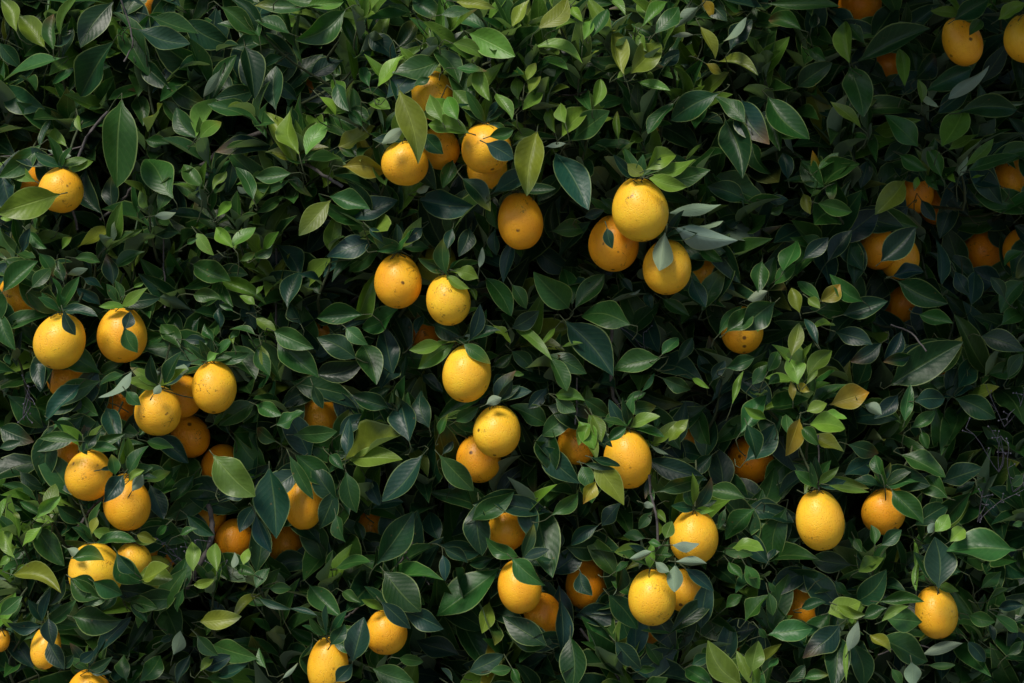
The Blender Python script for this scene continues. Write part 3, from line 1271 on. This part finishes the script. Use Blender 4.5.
# traced leaves -----------------------------------------------------------
LAY = {-2: -.085, -1: -.066, 0: -.015, 1: .035, 2: .085, 3: .15}
TAU = {'g': (32, 12), 'o': (30, 12), 'm': (18, 14), 'd': (4, 12), 'b': (14, 12), 'y': (18, 12), 'p': (10, 20)}
TL = Leaves(); tmeta = []; tx = ty = 0
def right_dark(px): return 0
for ln in LEAVES.strip().splitlines():
    p = ln.split()
    if p[0][0] == '@': tx, ty = float(p[0][1:]), float(p[1]); continue
    bx, by, ex, ey, w = [float(v) for v in p[:5]]; kind = p[5]; lay = int(p[6])
    bx, ex = tx+bx/3, tx+ex/3; by, ey = ty+by/3, ty+ey/3; w = w/3
    y0 = LAY[lay]+rng.normal(0, .012)*(lay >= 0)
    mx, my = (bx+ex)/2, (by+ey)/2
    if lay < 0:
        q = OG[np.argmin((OG[:, 0]-mx)**2+(OG[:, 1]-my)**2)]; y0 += float(off(q[0], q[1]))
    else: y0 += float(off(mx, my))
    if lay >= 0:
        for cx, cy, rx, ry, oy, r, yraw in OG:
            q = min(((qx-cx)/(rx+w*.35))**2+((qy-cy)/(ry+w*.35))**2 for qx, qy in ((bx, by), (mx, my), (ex, ey), ((bx+mx)/2, (by+my)/2), ((ex+mx)/2, (ey+my)/2)))
            if q < 1 and y0 < oy+.035 and yraw < .045: y0 = max(y0, oy+r*.55+.015)
    tau = math.radians(np.clip(rng.normal(*TAU[kind]), -25, 58)); rho = math.radians(rng.normal(-6, 20))
    if lay < 0: tau *= .6; rho *= .6
    n = np.array([math.sin(rho), -math.cos(tau)*math.cos(rho), math.sin(tau)])
    P0 = W(bx, by, y0); P1 = W(ex, ey, y0)
    d = P1-P0; ay = -(n[0]*d[0]+n[2]*d[2])/n[1]; lim = np.linalg.norm(d)*.8; ay = float(np.clip(ay, -lim, lim))
    if lay < 0: ay = float(np.clip(ay, -.02, .02))
    P0 = W(bx, by, y0-ay/2); P1 = W(ex, ey, y0+ay/2)
    d = P1-P0; L = float(np.linalg.norm(d)); a = d/L
    nn = n-(n@a)*a; nn /= np.linalg.norm(nn); b = np.cross(nn, a)
    dp = nrm((d*np.array([1, 0, 1]))[None])[0]; perp = np.array([-dp[2], 0, dp[0]])
    f = max(.5, abs(b@perp)); wr = w*(DIST+y0)/FPX/f*1.14
    
    if kind == 'p': nn = -nn
    fo = rng.uniform(.15, .75); wr = min(wr/math.cos(.9*fo), L*((.50 if kind in 'go' else .56) if lay >= 0 else .7))
    TL.add(P0, a, nn, L*1.03, wr, kind, rng.uniform(-.05, .35), fo)
    tmeta.append((bx, by, ex, ey, w, kind, lay, y0))
for cx, cy, rx, ry, oy, r, yraw in OG:
    if yraw < .04 or cx in (742, 437): continue
    n = 9; a0 = rng.uniform(0, 6.28)
    for k in range(n):
        an = a0+k*6.283/n+rng.normal(0, .15); w = rng.uniform(20, 27); l = rng.uniform(42, 62)
        mx = cx+math.cos(an)*(rx+w*.36); my = cy+math.sin(an)*(ry+w*.36); ta = an+math.pi/2*(1 if rng.random() < .5 else -1)+rng.normal(0, .3)
        q = [(mx+math.cos(ta)*l*f, my+math.sin(ta)*l*f) for f in (-.5, -.25, 0, .25, .5)]
        y0 = oy-r-.008-rng.random()*.02
        if any(((qx-c[0])/(c[2]+w*.3))**2+((qy-c[1])/(c[3]+w*.3))**2 < 1 and y0 < c[4]+c[5]*.8 for qx, qy in q for c in OG if c[0] != cx or c[1] != cy): continue
        tau = math.radians(rng.normal(12, 12)); rho = math.radians(rng.normal(-6, 18)); nn = np.array([math.sin(rho), -math.cos(tau), math.sin(tau)])
        P0 = W(*q[0], y0); P1 = W(*q[4], y0); d = P1-P0; ay = float(np.clip(-(nn[0]*d[0]+nn[2]*d[2])/nn[1], -.015, .015)); P0[1] -= ay/2; P1[1] += ay/2; d = P1-P0; L = float(np.linalg.norm(d)); a = d/L
        nn = nn-(nn@a)*a; nn /= np.linalg.norm(nn); kd = 'dbm'[rng.integers(0, 3)]
        TL.add(P0, a, nn, L*1.03, w*(DIST+y0)/FPX*1.1, kd, rng.uniform(0, .3), rng.uniform(.2, .6)); tmeta.append((*q[0], *q[4], w, kd, 2, y0))
for cx, cy, rx, ry, oy, r, yraw in OG:
    if yraw >= .04: continue
    for k in range(6):
        an = -math.pi/2+(k-2)*rng.uniform(.45, .7)+rng.normal(0, .2); l = rng.uniform(22, 40); w = l*rng.uniform(.36, .48)
        bx, by = cx+rng.normal(0, 2), cy-ry*1.02+rng.normal(0, 1.5); ex, ey = bx+math.cos(an)*l, by+math.sin(an)*l
        if any(((ex-c[0])/c[2])**2+((ey-c[1])/c[3])**2 < 1.1 and c[0] != cx for c in OG): continue
        y0 = oy-.012+rng.normal(0, .006); tau = math.radians(rng.normal(28, 12)); nn = np.array([rng.normal(-.1, .3), -math.cos(tau), math.sin(tau)])
        P0 = W(bx, by, y0); P1 = W(ex, ey, y0-rng.uniform(.0, .02)); d = P1-P0; L = float(np.linalg.norm(d)); a = d/L
        nn = nn-(nn@a)*a; nn /= np.linalg.norm(nn); kd = 'mgdmb'[rng.integers(0, 5)]
        TL.add(P0, a, nn, L, w*(DIST+y0)/FPX, kd, rng.uniform(0, .35), rng.uniform(.2, .6)); tmeta.append((bx, by, ex, ey, w, kd, 2, y0))
TD = TL.pack(); TD['near'] = np.array([m[6] < 0 for m in tmeta])
for i, mt in enumerate(tmeta):                                       # pale leaves show their underside
    pass
TRY = np.full(yy.shape, 9.0)
for bx, by, ex, ey, w, kind, lay, y0 in tmeta:
    mx, my = (bx+ex)/2, (by+ey)/2; l = math.hypot(ex-bx, ey-by)/2+1e-6; ux, uy = (ex-bx)/2/l, (ey-by)/2/l
    m = (((xx-mx)*ux+(yy-my)*uy)/(l*.95))**2+((-(xx-mx)*uy+(yy-my)*ux)/(w*.48+1))**2 < 1
    TRY[m] = np.minimum(TRY[m], y0)

# procedural filler ---------------------------------------------------------
def gauss(px, py, cx, cy, r): return np.exp(-((px-cx)**2+(py-cy)**2)/(2*r*r))
def youth(px, py):
    y = 0
    for cx, cy, r, a in ((560, 80, 110, 1), (320, 150, 60, .7), (35, 520, 55, .7), (745, 655, 40, 1), (800, 400, 45, .6), (235, 230, 70, .5), (660, 510, 45, .6), (30, 30, 60, .6), (450, 60, 70, .8), (640, 20, 80, .6)):
        y = y+a*gauss(px, py, cx, cy, r)
    return np.clip(y, 0, 1)
_g = np.random.default_rng(3); _k = [(_g.normal(0, 5.5), _g.normal(0, 5.5), _g.uniform(0, 6.28)) for _ in range(14)]
def relief(x, z):
    s = 0
    for kx, kz, p in _k: s = s+np.sin(kx*x+kz*z+p)
    s = s/14**.5*.035
    s = np.maximum(s, -.01)+off(512+x*731, 341.5-(z-CZ)*731)
    ex = np.abs(x/1.75)**3.2+np.abs((z-1.6)/1.35)**3.5
    return s+.9*ex
FL = Leaves(); fshoot = []; stems = []; sid = 0
def add_shoot(p, d, L, n, ll, yv, lift=.7):
    """one leafy twig: leaves in a spiral, the smaller ones crowded at the tip"""
    global sid
    d = nrm(np.asarray(d)); pts = curve(p-d*L, p, 6, .006*L/.12)
    up = np.array([0, 0, 1.0]); s1 = nrm(np.cross(d, up+np.array([.1, .2, 0]))); s2 = np.cross(d, s1)
    a0 = rng.uniform(0, 6.28)
    for k in range(n):
        t = 1-.85*(k/n)**1.7; q = pts[0]*(1-t)+pts[-1]*t
        an = a0+k*2.4; rad = s1*math.cos(an)+s2*math.sin(an)
        spread = .42+.08*k/n+.75*(1-t)+rng.normal(0, .15)
        a = nrm(d*math.cos(spread)*1.0+rad*math.sin(spread)+np.array([0, 0, -.25*(1-t)]))
        nor = d*math.sin(spread)-rad*math.cos(spread)
        nor = nor+np.array([-.15, -.55, .55])*(lift+.4*(rng.random()-.5))
        sz = ll*(.5+.5*min(1, (k+1)/3.0))*rng.uniform(.8, 1.2)
        r = rng.random()
        if k < 5: kd = 'g' if r < (.12 if x < .25 else .04)+.7*yv else ('m' if r < .75+.2*yv else 'd')  # fewer bright leaves on the right; its shade is put into leaf colour
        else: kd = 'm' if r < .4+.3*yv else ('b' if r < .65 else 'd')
        if rng.random() < .006+.02*yv: kd = 'o'
        if rng.random() < .002: kd = 'y'
        FL.add(q, a, nor, sz, sz*rng.uniform(.34, .45), kd, rng.uniform(-.05, .45)+.35*(rng.random() < .12), rng.uniform(.2, .85)); fshoot.append(sid)
    stems.append((pts, L)); sid += 1
NSH = 1050
for i in range(NSH):
    x = rng.uniform(-.80, .80); z = CZ+rng.uniform(-.56, .56)
    dep = rng.random()**1.2*.30; y = relief(x, z)+.02+dep
    px, py = 512+x*FPX/(DIST+y), 341.5-(z-CZ)*FPX/(DIST+y); yv = float(youth(px, py))
    d = np.array([rng.normal(0, .5), -.6-.3*rng.random(), rng.normal(.65, .45)])
    add_shoot(np.array([x, y, z]), d, rng.uniform(.07, .15), int(rng.integers(7, 12)), rng.uniform(.080, .116)*(1-.33*yv), yv)
ROS = '''300 150 1|545 105 1|592 128 1|622 168 .9|632 60 .8|610 40 1|655 22 .8|425 62 .8|470 95 1|392 78 .9|250 108 .6|236 226 .7|206 160 .4|200 196 .4|150 205 .3
28 238 .6|46 285 .4|36 500 1|16 535 1|212 588 .5|246 574 .6|716 640 1|752 668 1|958 158 .5|928 176 .4|822 182 .3|802 372 .7|806 408 .8|842 628 .4|560 18 1|512 32 .9|362 22 .6|60 34 .6
222 30 .3|500 60 1|528 75 1|580 70 .9|640 120 .8|350 110 .6|330 250 .3|10 345 .2|110 245 .3|870 560 .3|690 180 .6|445 35 .8|480 15 .9|20 640 .7'''
ros0 = len(FL.d)
for e in ROS.replace('\n', '|').split('|'):
    px, py, yv = [float(t) for t in e.split()]
    p = W(px, py, float(off(px, py))+.025)
    add_shoot(p, (rng.normal(-.1, .3), -.55, .75), .09, int(rng.integers(8, 12)), rng.uniform(.055, .07), min(1, yv*1.15), 1.1)
nfront = len(FL.d)
# single older leaves through the depth behind
for i in range(5200):
    x = rng.uniform(-.95, .95); z = CZ+rng.uniform(-.68, .68); y = relief(x, z)+.10+rng.random()*.75
    a = np.array([rng.normal(0, .7), rng.normal(-.35, .5), rng.normal(-.2, .7)]); n = np.array([rng.normal(-.1, .5), rng.normal(-.6, .4), rng.normal(.5, .5)])
    L = rng.uniform(.07, .125); FL.add(np.array([x, y, z]), a, n, L, L*rng.uniform(.42, .56), 'dbdm'[rng.integers(0, 4)], rng.uniform(0, .3), rng.uniform(.05, .4)); fshoot.append(-1)
FD = FL.pack(); FD['col'] = FD['col']*.85; FD['tip'] = FD['tip']*.85      # filler leaves darkened in colour to deepen the shade of the hollows
FS = np.array(fshoot)
# rejection against what the photograph shows in front
def samples(D):
    a = D['ax']; no = nrm(D['no']-(D['no']*a).sum(1, keepdims=True)*a); b = np.cross(no, a); S = []
    for t, u in ((.05, 0), (.3, 0), (.55, 0), (.8, 0), (1, 0), (.4, .48), (.4, -.48), (.65, .42), (.65, -.42), (.2, .35), (.2, -.35)):
        S.append(D['pos']+a*(D['L']*t)[:, None]+b*(D['W']*u)[:, None])
    return np.stack(S, 1)
def grid(G, X, Y, fill):
    xi = np.round(X).astype(int)+PAD; yi = np.round(Y).astype(int)+PAD
    ok = (xi >= 0) & (xi < G.shape[1]) & (yi >= 0) & (yi < G.shape[0])
    r = np.full(X.shape, fill); r[ok] = G[yi[ok], xi[ok]]; return r
S = samples(FD); X, Y = PX(S); oy = grid(ORY, X, Y, -9.0); ty_ = grid(TRY, X, Y, 9.0)
bad = (S[..., 1] < oy+.0).any(1)
bad |= ((S[..., 1] < ty_-.004) & (ty_ < 5)).mean(1) > np.where((np.arange(len(FS)) >= ros0) & (np.arange(len(FS)) < nfront), .30, .10)
for c, r in tree_spheres:
    bad |= (np.linalg.norm(S-c, axis=-1) < r*.97).any(1)
keep = ~bad
# traced leaves must not cut into fruit either
TS = samples(TD)
# outer crown beyond the frame (seen only from the side, shades the inside)
OL = Leaves()
for i in range(18000):
    while True:
        x = rng.uniform(-1.75, 1.75); z = rng.uniform(.3, 3.0); y = rng.random()*1.7
        e = (x/1.8)**2*.9+((z-1.6)/1.4)**2*.9+((y-.8)/1.05)**2*.6
        if e > 1: continue
        yf = relief(x, z)+.05
        if y < yf: continue
        infr = abs(x) < .9 and abs(z-CZ) < .62
        if infr and y < yf+.8: continue
        break
    a = np.array([rng.normal(0, .7), rng.normal(-.3, .6), rng.normal(-.1, .6)]); n = np.array([rng.normal(0, .5)+.4*x, rng.normal(-.4, .5), rng.normal(.7, .4)])
    L = rng.uniform(.09, .13); OL.add(np.array([x, y, z]), a, n, L, L*.5, 'dbmm'[rng.integers(0, 4)], .15, .3)
# added unseen leaf clump above the top right, placed to shade the right side
for i in range(2400):
    v = rng.normal(0, 1, 3); v /= np.linalg.norm(v); v *= rng.random()**.4
    p = np.array([.78, -.22, 2.32])+v*np.array([.5, .42, .20])
    a = np.array([rng.normal(0, .6), rng.normal(-.4, .4), rng.normal(-.3, .4)]); n = np.array([rng.normal(0, .4), rng.normal(-.2, .4), 1])
    L = rng.uniform(.08, .12); OL.add(p, a, n, L, L*.5, 'dbmm'[rng.integers(0, 4)], .15, .3)
OD = OL.pack()

def stub(D, i, ln=.022):                                              # leaf stalk running back into the crown
    p = D['pos'][i]; a = D['ax'][i]; e = p-a*.35*ln+np.array([rng.normal(0, .012), ln, rng.normal(-.01, .012)])
    P = np.array([p+a*D['L'][i]*.03, p-a*.012, (p+e)/2-a*.01, e])
    if D['near'][i]: P = np.array([p+a*D['L'][i]*.03, p-a*.002, p-a*.005+np.array([0, .002, 0]), p-a*.009+np.array([0, .006, 0])])
    return tube_arrays(P, [.0007, .0007, .0008, .0009], 4)
# 100 largest leaves = parts of their own
area = TD['L']*TD['W']; front = np.array([m[6] for m in tmeta]); inside = np.array([20 < (m[0]+m[2])/2 < 1004 and 15 < (m[1]+m[3])/2 < 668 for m in tmeta])
kinds = TD['kind']
score = area*(front <= 1)*inside*np.where(front < 0, 1.6, 1.0)*np.array([1.7 if k in 'yop' else 1.0 for k in kinds])
# drop traced leaves buried behind nearer ones from the choice
order = np.argsort(-score)[:100]; chosen = set(order.tolist())
PL = {'y': 'yellowed leaf', 'o': 'leaf turning yellow green', 'p': 'leaf showing its pale grey green underside'}
for i in order:
    k = kinds[i]; o = link('leaf', leaf_mesh('leaf', sub(TD, np.array([i])), [stub(TD, i)], 13, 7), tree)
    if k in PL: o['label'] = PL[k]
rest = np.array([i for i in range(len(kinds)) if i not in chosen])
rest_stubs = [stub(TD, i) for i in rest]

# leafy shoots: the 90 nearest as parts
cand = []
for s in range(sid):
    idx = np.where((FS == s) & keep)[0]
    if len(idx) < 4: continue
    px, py = PX(FD['pos'][idx].mean(0))
    if 10 < px < 1014 and 10 < py < 673: cand.append((FD['pos'][idx][:, 1].mean()-.006*len(idx), s, idx))
cand.sort(key=lambda c: c[0]); used = np.zeros(len(FS), bool)
def stem_of(s, back=.10):
    pts, L = stems[s]; e = pts[0]+np.array([rng.normal(0, .02), back, rng.normal(-.02, .02)])
    P = np.concatenate([[e], pts]); return tube_arrays(P, np.linspace(.0026, .0011, len(P)), 5)
def stem_ok(s):
    p = np.linspace(stems[s][0][0]+np.array([0, .08, 0]), stems[s][0][-1], 8); X, Y = PX(p)
    return not (p[:, 1] < grid(ORY, X, Y, -9.0)+.02).any() and not any((np.linalg.norm(p-c, axis=-1) < r*1.02).any() for c, r in tree_spheres)
for _, s, idx in cand[:90]:
    used[idx] = True
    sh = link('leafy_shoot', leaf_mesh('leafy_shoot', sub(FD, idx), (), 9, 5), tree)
    if stem_ok(s):
        v, f = stem_of(s); link('twig', mesh_np('twig', v, f, [M_TWIG]), sh)
idx = np.where(keep & ~used)[0]; ps = set(c[1] for c in cand[:90])
st = [stem_of(s) for s in range(sid) if s not in ps and keep[FS == s].sum() >= 3 and stem_ok(s)]
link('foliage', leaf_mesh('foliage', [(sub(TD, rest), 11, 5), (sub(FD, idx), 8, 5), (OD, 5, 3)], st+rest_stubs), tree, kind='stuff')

# trunk, limbs, twigs ---------------------------------------------------------
tp = np.array([(.12, .85, -.05), (.10, .84, .2), (.08, .86, .5), (.10, .84, .8), (.12, .82, 1.0)])
v, f = tube_arrays(tp, [.13, .10, .085, .08, .07], 16); link('trunk', mesh_np('trunk', v, f, [M_BARK]), tree)
limb_pts = []
for k in range(9):
    an = k*2*math.pi/9+.3; e = np.array([.12+math.cos(an)*rng.uniform(.7, 1.2), .82+math.sin(an)*rng.uniform(.25, .45), rng.uniform(1.5, 2.6)])
    P = curve((.12, .82, .95), e, 12, .10, .1); limb_pts += list(P[4:]); v, f = tube_arrays(P, np.linspace(.05, .012, 12), 10)
    link('limb', mesh_np('limb', v, f, [M_BARK]), tree)
limb_pts = np.array(limb_pts)
brs = []
for k in range(70):
    x = rng.uniform(-1.0, 1.0); z = CZ+rng.uniform(-.6, .7); e = np.array([x, relief(x, z)+.16+rng.random()*.1, z])
    q = limb_pts[np.argmin(np.linalg.norm(limb_pts-e-np.array([0, 0, -.1]), axis=1))]
    v, f = tube_arrays(curve(q, e, 10, .04, .03), np.linspace(.010, .0025, 10), 6); link('branch', mesh_np('branch', v, f, [M_BARK]), tree)
TW = [(0, 0, .02, 2.6, '325 335 265 400 225 500 210 590 232 690'), (0, 0, .01, 1.6, '360 -10 385 60 402 130 372 185'),
      (512, 228, .05, 3.2, '300 300 292 370 297 430 300 500 325 545 348 585'), (512, 0, .01, 1.8, '-20 250 60 262 160 290 270 262'),
      (0, 228, .06, 1.6, '488 10 492 120 495 240'), (0, 455, .04, 5, '625 150 638 200 636 250 600 330 560 400'), (0, 455, .0, 2.2, '310 130 285 145 240 210 250 250 270 262'),
      (0, 455, .0, 1.7, '285 145 262 180 232 215'), (512, 228, .01, 1.6, '195 450 196 520 190 590'), (512, 455, -.03, 2.2, '412 60 418 120 436 200 442 290 446 330'),
      (512, 455, .08, 2.6, '205 520 260 590 300 640 330 690'), (768, 228, .06, 1.5, '368 290 430 312 475 370'), (0, 0, .09, 5, '600 500 640 470 700 430 790 395'),
      (256, 0, -.005, 3, '130 480 160 500 205 525 260 560'), (256, 455, .05, 1.6, '470 262 445 300 420 335'), (256, 455, .06, 1.5, '450 305 485 340 520 390'),
      (256, 455, .04, 1.8, '320 440 290 475 265 490'), (0, 0, .03, 1.3, '0 470 120 470 245 440'), (768, 455, .06, 1.3, '330 600 420 560 520 590'),
      (0, 0, .08, 2.4, '400 560 360 610 300 660'), (256, 228, .08, 2, '60 60 58 250 62 420'), (768, 455, -.01, 1.6, '151 -60 152 30 152 108')]
for ox, oy_, y, r, s in TW:
    q = [float(t) for t in s.split()]; P = [W(ox+q[i]/3, oy_+q[i+1]/3, y+.012*math.sin(i)) for i in range(0, len(q), 2)]
    P = np.array(P); t = np.linspace(0, len(P)-1, len(P)*3)
    Q = np.stack([np.interp(t, np.arange(len(P)), P[:, j]) for j in range(3)], 1)
    Q[1:-1] = (Q[:-2]+Q[1:-1]*2+Q[2:])/4+rng.normal(0, .0007, Q[1:-1].shape)
    v, f = tube_arrays(Q, np.full(len(Q), r*.75/1000)*rng.uniform(.9, 1.15, len(Q)), 7); link('twig', mesh_np('twig', v, f, [M_BARK]), tree)

# dead, bleached fruit stalks
M_DRY = bark_material('dry_stalk', (.07, .065, .085, 1), (.17, .16, .20, 1), 300)
for cx, cy, y, n in ((1000, 405, .0, 3), (992, 450, .0, 4), (1008, 470, .0, 3), (985, 500, .0, 3), (182, 546, .0, 5), (196, 560, .0, 3), (655, 335, .05, 2), (28, 398, .0, 3)):
    y = y+float(off(cx, cy)); tb = []; p0 = W(cx+rng.normal(0, 4), cy+22, y+.05)
    for k in range(n):
        e = W(cx+rng.normal(0, 16), cy-rng.uniform(-6, 22), y+rng.normal(0, .012)); Q = curve(p0, e, 6, .004); tb.append(tube_arrays(Q, np.linspace(.0008, .0004, 6), 4))
        for q in range(3):
            b0 = Q[rng.integers(2, 6)]; e2 = b0+rng.normal(0, .009, 3); tb.append(tube_arrays(curve(b0, e2, 3, .001), [.0004, .0004, .0003], 4))
            tb.append(tube_arrays(np.array([e2-[0, 0, .0012], e2, e2+[0, 0, .0012]]), [.0005, .0014, .0004], 5))
    v, f = merge(tb); link('dry_stalk', mesh_np('dry_stalk', v, f, [M_DRY]), tree)

# ground ------------------------------------------------------------------------
g = 60; xs = np.concatenate([np.linspace(-4, 4, 41)]); n = 41
GX, GY = np.meshgrid(np.sign(xs)*np.abs(xs)**3*4, np.sign(xs)*np.abs(xs)**3*4, indexing='ij')
GZ = .02*np.sin(GX*1.3)*np.cos(GY*1.1)*np.exp(-(GX**2+GY**2)/900)
V = np.stack([GX, GY, GZ-.02], -1).reshape(-1, 3); i, j = np.meshgrid(np.arange(n-1), np.arange(n-1), indexing='ij'); q = (i*n+j).ravel()
gr = link('ground', mesh_np('ground', V, np.stack([q, q+n, q+n+1, q+1], 1), [M_SOIL])); gr['kind'] = 'structure'

# light ---------------------------------------------------------------------------
EL, AZ = math.radians(52), math.radians(32)    # AZ measured from -y (behind the camera) towards -x
sd = np.array([-math.sin(AZ)*math.cos(EL), -math.cos(AZ)*math.cos(EL), math.sin(EL)])
from mathutils import Vector
sl = bpy.data.lights.new('sun', 'SUN'); sl.energy = 2.9; sl.angle = math.radians(18); sl.color = (1.0, .93, .82)
so = bpy.data.objects.new('sun', sl); COL.objects.link(so); so.rotation_euler = Vector((-sd).tolist()).to_track_quat('-Z', 'Y').to_euler(); so.location = (0, 0, 8)
w = bpy.data.worlds.new('World'); scene.world = w; w.use_nodes = True; nt = w.node_tree
bg = nt.nodes['Background']; sk = nt.nodes.new('ShaderNodeTexSky'); sk.sky_type = 'NISHITA'; sk.sun_disc = False
sk.sun_elevation = EL; sk.sun_rotation = math.atan2(sd[0], sd[1]); sk.dust_density = 1.0; sk.air_density = 1.0
nt.links.new(sk.outputs[0], bg.inputs[0]); bg.inputs[1].default_value = 0.092
vs = scene.view_settings; vs.view_transform = 'Standard'; vs.look = 'None'; vs.gamma = 1; vs.use_curve_mapping = False; vs.exposure = 0.3
scene.cycles.max_bounces = 5; scene.cycles.diffuse_bounces = 3; scene.cycles.transmission_bounces = 3
